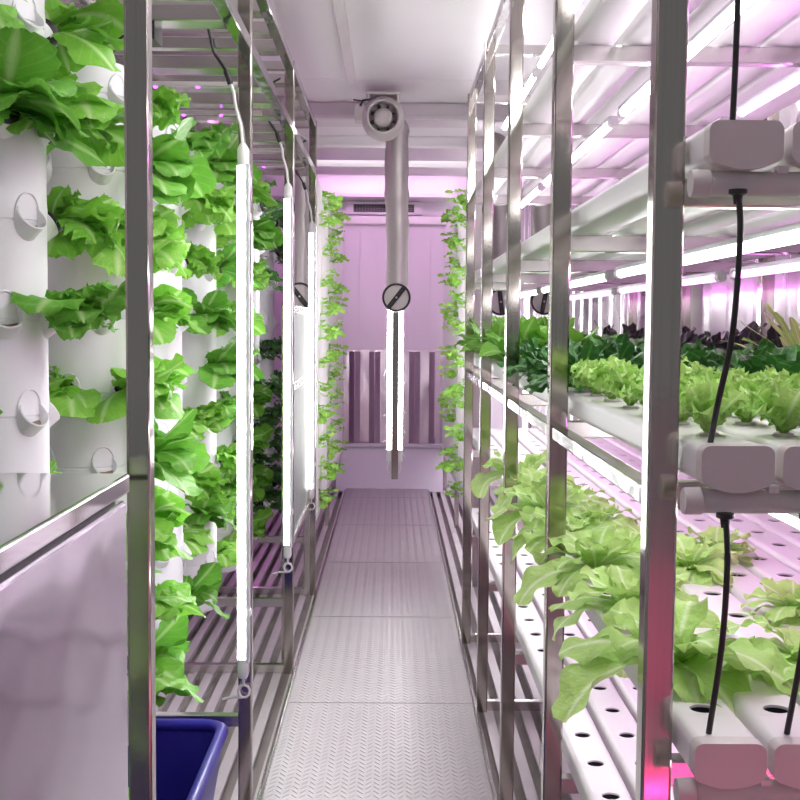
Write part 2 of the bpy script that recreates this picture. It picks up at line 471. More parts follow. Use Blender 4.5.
# grow channel: rounded hollow section, real holes in the flat top, belly below
HOLE_P, HOLE_R, HOLE_0 = 0.165, 0.0165, 0.125
CH_L = CH_Y1 - CH_Y0
NH = int((CH_L - 0.2)/HOLE_P) + 1
def channel_mesh():
    m = MB()
    hw, hh, r = CH_W/2, CH_H/2, 0.011
    prof = []                                       # from top-left corner round the bottom to top-right
    for k in range(6):
        a = R(90 + 90*k/5); prof.append((-hw + r + r*math.cos(a), hh - r + r*math.sin(a)))
    for k in range(5):
        a = R(180 + 75*k/4); prof.append((-hw + r + r*math.cos(a), -hh + r + .004 + r*math.sin(a)))
    for k in range(1, 8):
        u = -1 + 2*k/8; prof.append((u*(hw - r), -hh - .003 + .007*abs(u)**2.2))
    for k in range(5):
        a = R(285 + 75*k/4); prof.append((hw - r + r*math.cos(a), -hh + r + .004 + r*math.sin(a)))
    for k in range(6):
        a = R(0 + 90*k/5); prof.append((hw - r + r*math.cos(a), hh - r + r*math.sin(a)))
    n = len(prof)
    v = [(p[0], 0, p[1]) for p in prof] + [(p[0], CH_L, p[1]) for p in prof]
    m.add(v, [(i, n + i, n + i + 1, i + 1) for i in range(n - 1)])
    tw = hw - r
    ycur = 0.0
    holes = [HOLE_0 + HOLE_P*k for k in range(NH)]
    hs = 0.0235
    for hy in holes:
        m.add([(-tw, ycur, hh), (tw, ycur, hh), (tw, hy - hs, hh), (-tw, hy - hs, hh)], [(0, 1, 2, 3)])
        seg = 24; sq = []; ci = []; lo = []; lip = []
        for k in range(seg):
            a = 2*PI*(k + .5)/seg; ca, sa = math.cos(a), math.sin(a)
            s = min(tw/abs(ca) if abs(ca) > 1e-6 else 9, hs/abs(sa) if abs(sa) > 1e-6 else 9)
            sq.append((ca*s, hy + sa*s, hh))
            lip.append((ca*(HOLE_R + .003), hy + sa*(HOLE_R + .003), hh + .0012))
            ci.append((ca*HOLE_R, hy + sa*HOLE_R, hh + .0008)); lo.append((ca*HOLE_R, hy + sa*HOLE_R, hh - .0025))
        m.add(sq + lip + ci + lo, [(k, (k+1) % seg, seg + (k+1) % seg, seg + k) for k in range(seg)] +
              [(seg + k, seg + (k+1) % seg, 2*seg + (k+1) % seg, 2*seg + k) for k in range(seg)] +
              [(2*seg + k, 2*seg + (k+1) % seg, 3*seg + (k+1) % seg, 3*seg + k) for k in range(seg)])
        # corners of the square cell
        for sx_ in (-1, 1):
            for sy_ in (-1, 1):
                best = sorted(range(seg), key=lambda k: (sq[k][0] - sx_*tw)**2 + (sq[k][1] - (hy + sy_*hs))**2)[:2]
                tri = [(sx_*tw, hy + sy_*hs, hh), sq[best[0]], sq[best[1]]]
                m.add(tri, [(0, 1, 2)])
        m.cur = 1  # black lining: the dark inside the hollow channel put into colour
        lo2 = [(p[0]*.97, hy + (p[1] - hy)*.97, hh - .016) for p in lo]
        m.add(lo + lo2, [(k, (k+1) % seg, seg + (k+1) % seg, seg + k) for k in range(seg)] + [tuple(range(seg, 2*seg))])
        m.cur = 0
        ycur = hy + hs
    m.add([(-tw, ycur, hh), (tw, ycur, hh), (tw, CH_L, hh), (-tw, CH_L, hh)], [(0, 1, 2, 3)])
    capm = MB()
    for y0, y1 in ((-0.004, 0.022), (CH_L - .022, CH_L + .004)):
        pc = [(p[0]*1.02, p[1]*1.03) for p in prof]
        capm2 = MB(); capm2.prism(pc, 'y', y0, y1)
        if y0 < 0: front = capm2
        else: back = capm2
    return m.mesh('channel', [M['pvc'], M['hole']], angle=35), front.mesh('end_cap', M['cap'], angle=35), back.mesh('end_cap', M['cap'], angle=35)
me_ch, me_cf, me_cb = channel_mesh()
slope_ang = -math.atan(SLOPE)
for k in range(5):
    for j in range(7):
        if k == 0 and j > 3: continue
        xx = CH_X0 + CH_P*j + (0.01 if k == 0 else 0)
        if j == 0: pos = 'along the aisle edge'
        elif j == 6: pos = 'against the corrugated wall'
        else: pos = '%s from the aisle' % ORD[j]
        lab = 'white grow channel %s on the %s of the right rack' % (pos, TN[k])
        g = thing('grow_channel', lab, 'grow channel', (xx, CH_Y0, TZ[k]), 0, 'white grow channels on the right rack')
        g.rotation_euler = (slope_ang, 0, 0)
        put('channel', me_ch, g); put('end_cap', me_cf, g); put('end_cap', me_cb, g)

# feed pipes below the channel ends and black drip lines
for k in (1, 2, 3):
    zc = TZ[k] - CH_H/2 - 0.0175
    nm = {1: 'second', 2: 'third', 3: 'fourth'}[k]
    t = thing('drain_pipe', 'white plastic pipe running across under the channel ends of the %s tier' % nm, 'pipe', (0.70, 1.40, zc), 0, 'cross pipes at the rack front')
    m = MB()
    prof = [(0.0, -.352), (.011, -.352), (.0145, -.348), (.0145, .33), (.0, .33)]
    m.lathe(prof, 20, mat=Matrix.Rotation(PI/2, 3, 'Y')); o = m.build('pipe', M['pipe'], t)
    m = MB(); m.lathe([(0.0, -.356), (.0155, -.356), (.0163, -.353), (.0163, -.335), (.0146, -.334)], 20, mat=Matrix.Rotation(PI/2, 3, 'Y')); m.build('end_cap', M['cap'], t)
    for j in range(1, 7):
        m = MB(); xx = CH_X0 + CH_P*(j - .5) - 0.70
        m.rbar('x', xx - .006, xx + .006, -.004, .0155, 0.02, 0.009, 0.002); m.build('clip', M['pvc'], t)

def drip(pts, label, plug=None):
    t = thing('drip_line', label, 'hose', pts[0], 0, 'black drip lines at the rack front')
    b = Vector(pts[0])
    m = MB(); 
    # smooth the path
    P = [Vector(p) - b for p in pts]; Q = []
    for i in range(len(P) - 1):
        p0 = P[max(i-1, 0)]; p1 = P[i]; p2 = P[i+1]; p3 = P[min(i+2, len(P)-1)]
        for s in range(8):
            u = s/8
            Q.append(0.5*((2*p1) + (-p0 + p2)*u + (2*p0 - 5*p1 + 4*p2 - p3)*u*u + (-p0 + 3*p1 - 3*p2 + p3)*u**3))
    Q.append(P[-1])
    m.tube(Q, 0.0036, 10); m.build('hose', M['black'], t)
    if plug:
        m = MB(); m.lathe([(0, .004), (.0105, .003), (.0105, -.002), (.006, -.004), (.0045, -.014), (0, -.014)], 18); m.build('grommet', M['black'], t)
    return t
def chtop(k, y): return zt(k, y) + CH_H/2
zp = lambda k: TZ[k] - CH_H/2 - 0.032
drip([(0.392, 1.40, 1.93), (0.394, 1.40, 1.80), (0.393, 1.40, 1.68), (0.391, 1.40, TZ[3] + .023)], 'black drip line dropping into the fourth tier channel nearest the aisle')
drip([(0.391, 1.37, zp(3) + .002), (0.392, 1.36, 1.47), (0.386, 1.36, 1.36), (0.380, 1.39, 1.28), (0.380, 1.42, TZ[2] + .024)], 'long curved black drip line hanging from the fourth tier pipe beside the steel post', True)
drip([(0.386, 1.37, zp(2) + .002), (0.387, 1.36, 1.10), (0.386, 1.37, 1.00), (0.384, 1.41, TZ[1] + .024)], 'straight black drip line from the third tier pipe to the channel nearest the aisle', True)
drip([(0.482, 1.37, zp(2) + .002), (0.483, 1.36, 1.10), (0.480, 1.37, 1.00), (0.478, 1.41, TZ[1] + .024)], 'black drip line from the third tier pipe to the second channel from the aisle', True)

# ------------------------------------------------------------------ LED tubes
def led_bar(name, label, y0, y1, x, z, mat, group):
    t = thing(name, label, 'LED tube', (x, (y0 + y1)/2, z), 0, group)
    h = (y1 - y0)/2
    m = MB(); m.tube([(0, -h + .03, 0), (0, h - .03, 0)], 0.0095, 14); m.build('light_tube', mat, t)
    m = MB(); m.rbar('y', -h + .01, h - .01, 0, 0.0105, 0.022, 0.010, 0.003); m.build('housing', M['housing'], t)
    for s in (-1, 1):
        m = MB(); m.tube([(0, s*(h - .032), 0), (0, s*h, 0)], [0.0115, 0.0115], 14); m.build('end_cap', M['endcap'], t)
    return t
segs = [(1.36, 2.82), (2.92, 4.22), (4.32, 5.55)]
SN = ['near', 'middle', 'far']
for k in (1, 2, 3, 4):
    for i, (a, b) in enumerate(segs):
        zz = zt(k, b) - CH_H/2 - 0.062
        led_bar('led_tube', 'white LED tube under the %s of the right rack, %s one of its row' % (TN[k], SN[i]), a, b, 0.53, zz, M['whitelight'], 'white LED tubes under the rack tiers')
        led_bar('led_tube', 'pink LED tube under the %s of the right rack, %s one of its row' % (TN[k], SN[i]), a, b, 0.80, zz, M['pinklight'], 'pink LED tubes under the rack tiers')
for i, (a, b) in enumerate(segs):
    led_bar('led_tube', 'white LED tube at the very top of the right rack, %s one of its row' % SN[i], a, b, 0.505, 2.255, M['toplight'], 'white LED tubes along the rack top')

# ------------------------------------------------------------------ leaves and plants
def leaf(m, base, az, el0, el1, L, W, shape='lettuce', ruffle=0.0, nr=4, cup=0.1, roll=0.0, rnd=random, nt=10, ns=6, bend=1.2, side=0.0, frill=0.0):
    p = Vector(base); st = len(m.v)
    ph = rnd.uniform(0, 6.28); ph2 = rnd.uniform(0, 6.28)
    azc = az
    for i in range(nt + 1):
        t = i/nt
        el = el0 + (el1 - el0)*(t**bend)
        azc = az + side*t
        h = Vector((math.cos(azc), math.sin(azc), 0)); s_ = Vector((-math.sin(azc), math.cos(azc), 0))
        d = h*math.cos(el) + Vector((0, 0, math.sin(el))); n = -h*math.sin(el) + Vector((0, 0, math.cos(el)))
        sv = s_*math.cos(roll) + n*math.sin(roll); nv = n*math.cos(roll) - s_*math.sin(roll)
        if i: p = p + d*(L/nt)
        if shape == 'lettuce': w = W*(0.12 + 0.88*min(1, (t/0.62))**0.9)*math.sqrt(max(0, 1 - max(0, (t - .55)/.47)**2.4))
        elif shape == 'romaine': w = W*(0.16 + 0.84*min(1, t/0.55)**0.9)*math.sqrt(max(0, 1 - max(0, (t - .60)/.41)**2.2))
        elif shape == 'spoon': w = W*(0.10 if t < .42 else max(0.10, math.sqrt(max(0, 1 - ((t - .72)/.29)**2))))
        elif shape == 'oval': w = W*max(0.05, math.sin(PI*min(1, t*1.02)**.85)**.8 if 0 < t < .99 else 0.05)
        else: w = W*(0.08 if t < .3 else (math.sqrt(max(0, 1 - ((t - .62)/.39)**2))*(1 + .25*math.sin(t*16))))
        for j in range(ns + 1):
            s = -1 + 2*j/ns
            a = abs(s)
            rf = ruffle*a**1.6*math.sin(nr*2*PI*t + (ph if s > 0 else ph2))*(0.3 + t)
            edge = 1.0
            if a > .95: edge += frill*math.sin(i*1.9 + ph)*.9 + rnd.uniform(-frill, frill)*.7
            q = p + sv*(s*w*edge) + nv*(cup*a*a*w + rf) 
            if frill and i == nt: q = q + d*rnd.uniform(-frill, frill)*W
            m.uv[len(m.v)] = (s*.5 + .5, t)
            m.v.append(tuple(q))
    for i in range(nt):
        for j in range(ns):
            a = st + i*(ns + 1) + j
            m.f.append((a, a + 1, a + ns + 2, a + ns + 1)); m.mi.append(m.cur)

def pocket_lettuce(seed, frilly):
    """lettuce growing out of a wall pocket: local +x is outward"""
    rnd = random.Random(seed); m = MB()
    n = 11
    for i in range(n):
        az = R(rnd.uniform(-95, 95)) if i < 8 else R(rnd.uniform(-35, 35))
        el0 = R(rnd.uniform(-10, 55)); el1 = R(rnd.uniform(-88, -35)) if i < 8 else R(rnd.uniform(-25, 50))
        L = rnd.uniform(0.10, 0.175); W = L*rnd.uniform(0.36, 0.48)
        leaf(m, (0.0, rnd.uniform(-.008, .008), 0.0), az, el0, el1, L, W, 'lettuce', ruffle=0.010 if frilly else 0.006,
             nr=rnd.uniform(3.5, 5) if frilly else rnd.uniform(2, 3.2), cup=rnd.uniform(-.3, .15), roll=R(rnd.uniform(-25, 25)), rnd=rnd,
             nt=24, ns=10, side=R(rnd.uniform(-25, 25)), frill=0.075 if frilly else 0.035)
    for i in range(4):
        leaf(m, (0, 0, 0), R(rnd.uniform(-80, 80)), R(rnd.uniform(40, 85)), R(rnd.uniform(0, 60)), rnd.uniform(.05, .08), .03, 'lettuce', 0.008, 3, .2, rnd=rnd, nt=8, ns=6, frill=.08)
    return m.mesh('foliage', M['lettuce'] if seed % 3 else M['lettuce_dark'], angle=180)
def pocket_herb(seed):
    rnd = random.Random(seed); m = MB()
    for i in range(26):
        az = R(rnd.uniform(-100, 100)); el0 = R(rnd.uniform(-10, 80)); L0 = rnd.uniform(.03, .11)
        d = Vector((math.cos(az)*math.cos(el0), math.sin(az)*math.cos(el0), math.sin(el0)))
        tip = d*L0 - Vector((0, 0, L0*L0*4))
        m.tube([(0, 0, 0), tuple(d*L0*.5), tuple(tip)], 0.0015, 5)
        for q in range(3):
            leaf(m, tip, az + R(rnd.uniform(-90, 90)), R(rnd.uniform(-20, 50)), R(rnd.uniform(-60, 10)), rnd.uniform(.035, .055), rnd.uniform(.014, .022), 'oval', .004, 3, .15, R(rnd.uniform(-40, 40)), rnd, 7, 4, frill=.12)
    return m.mesh('foliage', M['kale'], angle=180)
def romaine(seed):
    rnd = random.Random(seed); m = MB()
    n = 18
    for i in range(n):
        az = 2.399*i + rnd.uniform(-.3, .3); q = i/n
        el0 = R(18 + 52*q + rnd.uniform(-8, 8)); el1 = R(-70 + 95*q + rnd.uniform(-15, 15))
        L = (0.175 - 0.075*q)*rnd.uniform(.85, 1.1); W = L*rnd.uniform(.22, .29)
        leaf(m, (0, 0, 0), az, el0, el1, L, W, 'romaine', ruffle=.0065, nr=rnd.uniform(2, 3.4), cup=rnd.uniform(-.15, .35), roll=R(rnd.uniform(-18, 18)), rnd=rnd, nt=22, ns=10, side=R(rnd.uniform(-20, 20)), frill=.022)
    return m.mesh('foliage', M['romaine'], angle=180)
def frilly(seed):
    rnd = random.Random(seed); m = MB()
    for i in range(15):
        az = 2.399*i + rnd.uniform(-.3, .3); q = i/15
        el0 = R(48 + 35*q); el1 = R(5 + 60*q + rnd.uniform(-20, 20))
        L = rnd.uniform(.075, .115); W = L*rnd.uniform(.25, .36)
        leaf(m, (0, 0, 0), az, el0, el1, L, W, 'lettuce', ruffle=.011, nr=rnd.uniform(4, 6), cup=rnd.uniform(0, .5), roll=R(rnd.uniform(-20, 20)), rnd=rnd, nt=22, ns=8, frill=.13)
    return m.mesh('foliage', M['frill'], angle=180)
def spoon(seed, mat, up=0.0, Lm=1.0):
    rnd = random.Random(seed); m = MB()
    for i in range(42):
        az = 2.399*i + rnd.uniform(-.4, .4); q = i/42
        el0 = R(30 + 52*q + up); el1 = R(-45 + 80*q + rnd.uniform(-30, 25) + up)
        L = rnd.uniform(.055, .122)*Lm; W = rnd.uniform(.013, .020)
        leaf(m, (0, 0, 0), az, el0, el1, L, W, 'spoon', ruffle=.004, nr=3.4, cup=rnd.uniform(-.6, .1), roll=R(rnd.uniform(-45, 45)), rnd=rnd, nt=16, ns=6, frill=.03)
    return m.mesh('foliage', mat, angle=180)
def broad(seed):
    rnd = random.Random(seed); m = MB()
    for i in range(12):
        az = 2.399*i + rnd.uniform(-.3, .3); q = i/12
        el0 = R(45 + 40*q); el1 = R(-30 + 70*q + rnd.uniform(-20, 20))
        L = rnd.uniform(.10, .145); W = L*rnd.uniform(.27, .34)
        leaf(m, (0, 0, 0.01*q), az, el0, el1, L, W, 'oval', ruffle=.004, nr=2, cup=rnd.uniform(-.1, .3), roll=R(rnd.uniform(-25, 25)), rnd=rnd, nt=10, ns=6)
    return m.mesh('foliage', M['basil'], angle=180)
def spray(seed):
    rnd = random.Random(seed); m = MB()
    for i in range(24):
        az = 2.399*i + rnd.uniform(-.2, .2); q = i/24
        leaf(m, (0, 0, 0), az, R(25 + 50*q), R(5 + 50*q), rnd.uniform(.11, .16), .008, 'spoon', .002, 2, .1, 0, rnd, 9, 4)
    return m.mesh('foliage', M['frill'], angle=180)
def vine_clump(seed):
    rnd = random.Random(seed); m = MB()
    for i in range(13):
        az = R(rnd.uniform(-100, 100)); L0 = rnd.uniform(.02, .09); el = R(rnd.uniform(-50, 60))
        d = Vector((math.cos(az)*math.cos(el)*.8, math.sin(az)*math.cos(el), math.sin(el)))
        tip = d*L0
        m.tube([(-.02, 0, 0), tuple(tip)], 0.0015, 5)
        leaf(m, tip, az + R(rnd.uniform(-60, 60)), R(rnd.uniform(-10, 50)), R(rnd.uniform(-80, 0)), rnd.uniform(.045, .075), rnd.uniform(.020, .034), 'lobed', .006, 3, .15, R(rnd.uniform(-30, 30)), rnd, 9, 6, frill=.08)
    return m.mesh('foliage', M['vine'], angle=180)

cupm = MB(); cupm.lathe([(.0, .004), (.0155, .004), (.0175, .0035), (.0185, .001), (.016, -.004), (.0135, -.018), (0, -.018)], 20)
me_cup = cupm.mesh('net_cup', M['hole']); me_cupw = cupm.mesh('net_cup', M['pipe'])
pcup = MB()
pcup.lathe([(.0, -.004), (.021, -.004), (.024, 0), (.0255, 0), (.022, -.035), (0, -.035)], 20, mat=Matrix.Rotation(R(48), 3, 'Y'))
me_pcup = pcup.mesh('net_cup', M['black'])

def proto(me, cup):
    r = bpy.data.objects.new('plant', None)
    return me, cup
V_pl = [pocket_lettuce(s, s % 2 == 0) for s in (11, 12, 13, 14, 15, 16)]
V_h = [pocket_herb(s) for s in (21, 22, 23)]
V_ro = [romaine(s) for s in (31, 32, 33, 34)]
V_fr = [frilly(s) for s in (41, 42, 43)]
V_ta = [spoon(s, M['tatsoi']) for s in (51, 52, 53)]
V_pu = [spoon(s, M['purpleleaf'], 8) for s in (61, 62)]
V_br = [broad(s) for s in (71, 72)]
V_sp = [spray(81)]
V_vi = [vine_clump(s) for s in (91, 92, 93, 94)]
first_of = {}
def plant(kind, me, cup, label, cat, group, loc, rz, sc):
    """first of a kind is built, the rest are copies of it and of its parts"""
    key = (kind, me.name)
    if key not in first_of:
        r = thing(kind, label, cat, loc, rz, group); r.scale = (sc,)*3
        put('foliage', me, r)
        if cup: put('net_cup', cup, r)
        first_of[key] = r
        return r
    return copy_thing(first_of[key], loc, rz, label, group, sc)

prnd = random.Random(5)
def ch_pos(k, j, h):
    y = CH_Y0 + HOLE_0 + HOLE_P*h
    return (CH_X0 + CH_P*j, y, zt(k, y) + CH_H/2 + .002)
def where(j):
    return 'aisle-edge channel' if j == 0 else ('wall-side channel' if j == 6 else '%s channel from aisle' % ORD[j])

# second tier: big pale romaine
cnt = {}
def shelf_plant(kind, name, k, j, h, variants, colour, cat, group, sc, dz=0.0):
    me = variants[prnd.randrange(len(variants))]
    p = ch_pos(k, j, h)
    lab = '%s, %s, %s hole from front, %s' % (colour, where(j), ORD[h], TN[k])
    plant(name, me, me_cupw if k == 2 else me_cup, lab, cat, group, (p[0] + prnd.uniform(-.004, .004), p[1], p[2] + dz), prnd.uniform(0, 6.28), sc*prnd.uniform(.9, 1.12))
for j, hs, sc in ((0, (1, 3, 5, 7, 9, 11, 13), 1.02), (1, (6, 8, 10), 0.8), (2, (1, 5), 0.8), (3, (3, 6), 0.74)):
    for h in hs:
        shelf_plant('r', 'romaine_lettuce', 1, j, h, V_ro, 'pale green romaine lettuce', 'lettuce', 'romaine lettuces on the second tier', sc, .006)
# third tier
for j in range(7):
    for h in range(0, NH):
        y = CH_Y0 + HOLE_0 + HOLE_P*h
        if j in (0, 1, 2) and y < 2.45 - .12*j:
            shelf_plant('f', 'frilly_lettuce', 2, j, h, V_fr, 'frilly yellow-green lettuce', 'lettuce', 'frilly lettuces on the third tier', .70)
        elif y > 3.75 and j < 3:
            if h % 2 == 0 and y < 5.5: shelf_plant('b', 'leafy_green', 2, j, h, V_br, 'broad-leaved mid green plant', 'leafy green', 'broad-leaved plants at the far end of the third tier', 1.3)
        elif j in (0, 1, 2, 3, 4):
            if (h + j) % 2 == 0 or j > 2:
                shelf_plant('t', 'tatsoi', 2, j, h, V_ta, 'dark green spoon-leaved tatsoi', 'leafy green', 'dark green tatsoi on the third tier', 1.05)
        elif (h + j) % 2 == 0 or y < 3.2:
            if y > 5.0: continue
            if j == 5 and h == 6:
                shelf_plant('s', 'mizuna', 2, j, h, V_sp, 'spiky pale green mizuna', 'leafy green', None, 1.15, .02)
            else:
                shelf_plant('p', 'purple_pak_choi', 2, j, h, V_pu, 'dark purple pak choi', 'leafy green', 'purple pak choi along the wall side', 1.22)

# ------------------------------------------------------------------ left rack
LX = -0.402
LY = [1.90, 3.28, 4.69, 6.07]
lrack = thing('tower_rack', 'polished stainless steel frame around the white planting towers left of the aisle', 'rack', (LX, LY[0], ZF))
def lpart(mb, name, mat):
    o = mb.build(name, mat); o.parent = lrack; o.matrix_parent_inverse = Matrix.Translation((-LX, -LY[0], -ZF)); return o
for y in LY:
    for xx in (LX, -1.175):
        m = MB(); m.rbar('z', ZF, 2.37, xx, y + .019, 0.038, 0.038, 0.004, 3)
        lpart(m, 'post', M['post'])
    for z in (0.255, ZF + .02, 2.115, 2.352):
        if y == LY[0] and z < 1: continue
        m = MB(); m.rbar('x', -1.156, LX - .019, y + .019, z, 0.03, 0.034, 0.003); lpart(m, 'cross_beam', M['beam'])
for a, b in zip(LY[:-1], LY[1:]):
    for z in (2.115, 2.352):
        for xx in (LX, -1.175):
            m = MB(); m.rbar('y', a + .038, b, xx, z, 0.034, 0.034, 0.003); lpart(m, 'side_rail', M['rail'])
    for y in (a + .30, a + .58, a + .86, a + 1.12):
        for z in (2.118, 2.352):
            m = MB(); m.rbar('x', -1.158, LX - .017, y, z, 0.085, 0.04, 0.003); lpart(m, 'cross_beam', M['beam'])
m = MB(); m.rbar('y', 0.3, LY[0], LX, 2.352, 0.034, 0.034, 0.003); lpart(m, 'side_rail', M['rail'])
m = MB(); m.rbar('y', 0.3, LY[0], LX, 2.115, 0.034, 0.034, 0.003); lpart(m, 'side_rail', M['rail'])

# overhead supply pipe that carries the towers
TX = -0.76
t = thing('supply_pipe', 'grey overhead water pipe lying on the left rack beams above the towers', 'pipe', (TX, 4.4, 2.1565))
m = MB(); m.tube([(0, -2.8, 0), (0, 2.8, 0)], 0.016, 14); m.build('pipe', M['duct'], t)

# planting towers
D = 0.18; TR = 0.108
TYS = [2.27 + 0.73*k for k in range(7)]
ZT0, ZT1 = 0.285, 1.99
def tower_body():
    m = MB()
    prof = [(TR*.72, ZT0), (TR*.9, ZT0 + .004), (TR*.985, ZT0 + .02)]
    for k in range(-6, 4):
        zj = 1.37 + D*k
        if zj < ZT0 + .05: continue
        prof += [(TR, zj - .0025), (TR - .0025, zj - .0015), (TR - .0025, zj + .0015), (TR, zj + .0025)]
    zl = 1.37 + D*3.36
    prof += [(TR, zl), (TR*.97, zl + .004), (TR*.97, ZT1 - .006), (TR*.93, ZT1), (.03, ZT1 + .006), (0.0, ZT1 + .006)]
    m.lathe(prof, 40)
    return m.mesh('column', M['tower'], angle=30)
me_tower = tower_body()
def pocket_mesh(empty):
    """scoop pocket at the tower wall, local +x outward, opening tilted up and outward"""
    m = MB()
    rot = Matrix.Rotation(R(52), 3, 'Y')
    c0 = (TR + .004, 0, .004)
    r0 = 0.031
    prof = [(r0*.86, -.075), (r0*.98, -.03), (r0, .006), (r0*.93, .008), (r0*.86, -.002), (r0*.80, -.05)]
    m.lathe(prof, 26, c0, rot)
    # raised oval rim round the mouth, following the tower wall
    N_ = 28; vv = []
    for ry, rz_, hgt in ((.031, .043, -.001), (.0295, .0415, .0028), (.0275, .0395, .0028), (.026, .038, -.001)):
        for q in range(N_):
            a = 2*PI*q/N_; ph = ry*math.cos(a)/TR
            vv.append(((TR + hgt)*math.cos(ph), (TR + hgt)*math.sin(ph), .010 + rz_*math.sin(a)))
    m.add(vv, [(i*N_ + q, i*N_ + (q + 1) % N_, (i + 1)*N_ + (q + 1) % N_, (i + 1)*N_ + q) for i in range(3) for q in range(N_)])
    m.cur = 1
    m.disc(r0*.84, -.012, 26, c0, rot)
    m.cur = 0
    return m.mesh('pocket', [M['tower'], M['inner']], angle=40)
me_pocket = pocket_mesh(True)
POCK = {0: (4, -56, 72, -138), 1: (-30, 40, -100)}
# pockets with nothing in them: (tower, level, azimuth)
EMPTY = {(2, 3, -30), (2, 3, -100), (2, 2, -56), (2, 1, -30), (2, -1, -30), (2, -4, -56), (0, 1, -30), (0, 3, -30), (1, 3, -30), (1, 1, -100), (0, 0, -56), (0, -1, -30), (1, 2, -56), (1, -2, -56), (0, -2, -56), (0, 1, -100), (0, -1, 40), (1, 0, -56), (2, 0, -56) if False else (9, 9, 9),
         (0, 2, -138), (0, 0, -138), (0, -2, 4), (3, -3, -30), (2, -4, -56)}
trnd = random.Random(3)
TWN = ['nearest white tower', 'second white tower', 'third white tower', 'fourth white tower', 'fifth white tower', 'sixth tower', 'farthest tower']
for ti, ty in enumerate(TYS):
    tw = thing('planting_tower', ('tall white planting tower with round pockets, %s on the left' % (['nearest', 'second', 'third', 'fourth', 'fifth', 'sixth', 'last'][ti])), 'planting tower', (TX, ty, 0), 0, 'white planting towers left of the aisle')
    put('column', me_tower, tw)
    m = MB(); m.tube([(0, 0, ZT1), (0, 0, 2.142)], 0.006, 8); m.build('hanger', M['black'], tw)
    for k in range(-5, 4):
        zj = 1.37 + D*k
        for az in POCK[k % 2]:
            if ti > 3 and az in (-138, 72): continue
            put('pocket', me_pocket, tw, (0, 0, zj), R(az))
            if (ti, k, az) in EMPTY: continue
            if az in (-138,) and ti > 0: continue
            if ti > 1 and trnd.random() < (0.40 if ti < 5 else 0.55): continue
            if az == -100 and ti > 1: continue
            if ti == 6 and az == -56: continue
            ca, sa = math.cos(R(az)), math.sin(R(az))
            rr = TR + .020
            loc = (TX + ca*rr, ty + sa*rr, zj + .012)
            side = {4: 'aisle side', -56: 'facing the camera', 72: 'far side', -138: 'wall side', -30: 'aisle front side', 40: 'aisle rear side', -100: 'front wall side'}[az]
            lev = {-5: 'lowest', -4: 'second lowest', -3: 'third lowest', -2: 'fourth lowest', -1: 'fifth lowest', 0: 'fourth highest', 1: 'third highest', 2: 'second highest', 3: 'highest'}[k]
            if ti < 5:
                me = V_pl[trnd.randrange(len(V_pl))]
                plant('lettuce', me, me_pcup, 'bright green lettuce on the %s, %s pocket, %s' % (TWN[ti], lev, side), 'lettuce', 'lettuces on the white towers', loc, R(az + trnd.uniform(-12, 12)), trnd.uniform(.85, 1.1)*(1.06 if ti < 2 else 1.0))
            else:
                me = V_h[trnd.randrange(len(V_h))]
                plant('herb', me, me_pcup, 'dark green curly herb on the %s, %s pocket, %s' % (TWN[ti], lev, side), 'herb', 'dark herbs on the far towers', loc, R(az + trnd.uniform(-12, 12)), trnd.uniform(.95, 1.2))

# vertical LED tubes fixed to the left posts
def vert_led(i, x, y, z0, z1, label):
    t = thing('vertical_led_tube', label, 'LED tube', (x, y, z0), 0, 'vertical LED tubes on the left posts')
    h = z1 - z0
    m = MB(); m.tube([(0, 0, .05), (0, 0, h - .06)], 0.0135, 16); m.build('light_tube', M['vertlight'], t)
    m = MB(); m.rbar('z', 0.045, h - .055, 0.015, 0.0, 0.012, 0.024, 0.003); m.build('housing', M['housing'], t)
    m = MB(); m.tube([(0.002, 0, 0.0), (0.002, 0, 0.01), (0.002, 0, .055)], [.011, .0155, .0155], 14); m.build('end_cap', M['endcap'], t)
    m = MB(); m.tube([(0.002, 0, h - .06), (0.002, 0, h - .015), (0.002, 0, h)], [.0155, .0155, .007], 14); m.build('end_cap', M['endcap'], t)
    for zz in (h*.12, h*.47, h*.86):
        m = MB(); m.rbar('z', zz, zz + .018, 0.018, 0.0, 0.012, 0.034, 0.004); m.build('clip', M['endcap'], t)
    m = MB(); m.tube([(0.002, 0, h - .003), (-.004, 0, h + .05), (-.018, 0, h + .10), (-.022, 0, h + .135), (-.035, -.01, h + .17)], 0.0042, 8); m.build('cord', M['wcord'], t)
    m = MB(); m.tube([(-.030, -.006, h + .155), (-.042, -.01, h + .19)], 0.008, 8)
    m.tube([(-.042, -.01, h + .19), (-.075, -.01, h + .24), (-.088, -.01, h + .30), (-.080, -.005, h + .35), (-.052, 0, h + .385), (-.03, .01, h + .40)], 0.0042, 8); m.build('plug_cord', M['black'], t)
    pts = [(0.002, 0, 0.004)]
    for k in range(14):
        a = R(90 + 40*k); pts.append((0.004 + .016*math.cos(a), -.004 + .0015*k, -.035 + .018*math.sin(a) - .0006*k))
    pts += [(-.03, .02, -.06), (-.06, .03, -.07)]
    m = MB(); m.tube(pts, 0.0038, 8); m.build('cord', M['wcord'], t)
vert_led(0, LX - .004, LY[1] - .018, 0.385, 1.845, 'bright vertical LED tube on the second left post, largest of the lit tubes')
vert_led(1, LX - .004, LY[2] - .018, 0.44, 1.90, 'vertical LED tube on the third left post')
vert_led(2, LX - .004, LY[3] - .018, 0.47, 1.87, 'vertical LED tube on the fourth left post, beside the pale grow panel')

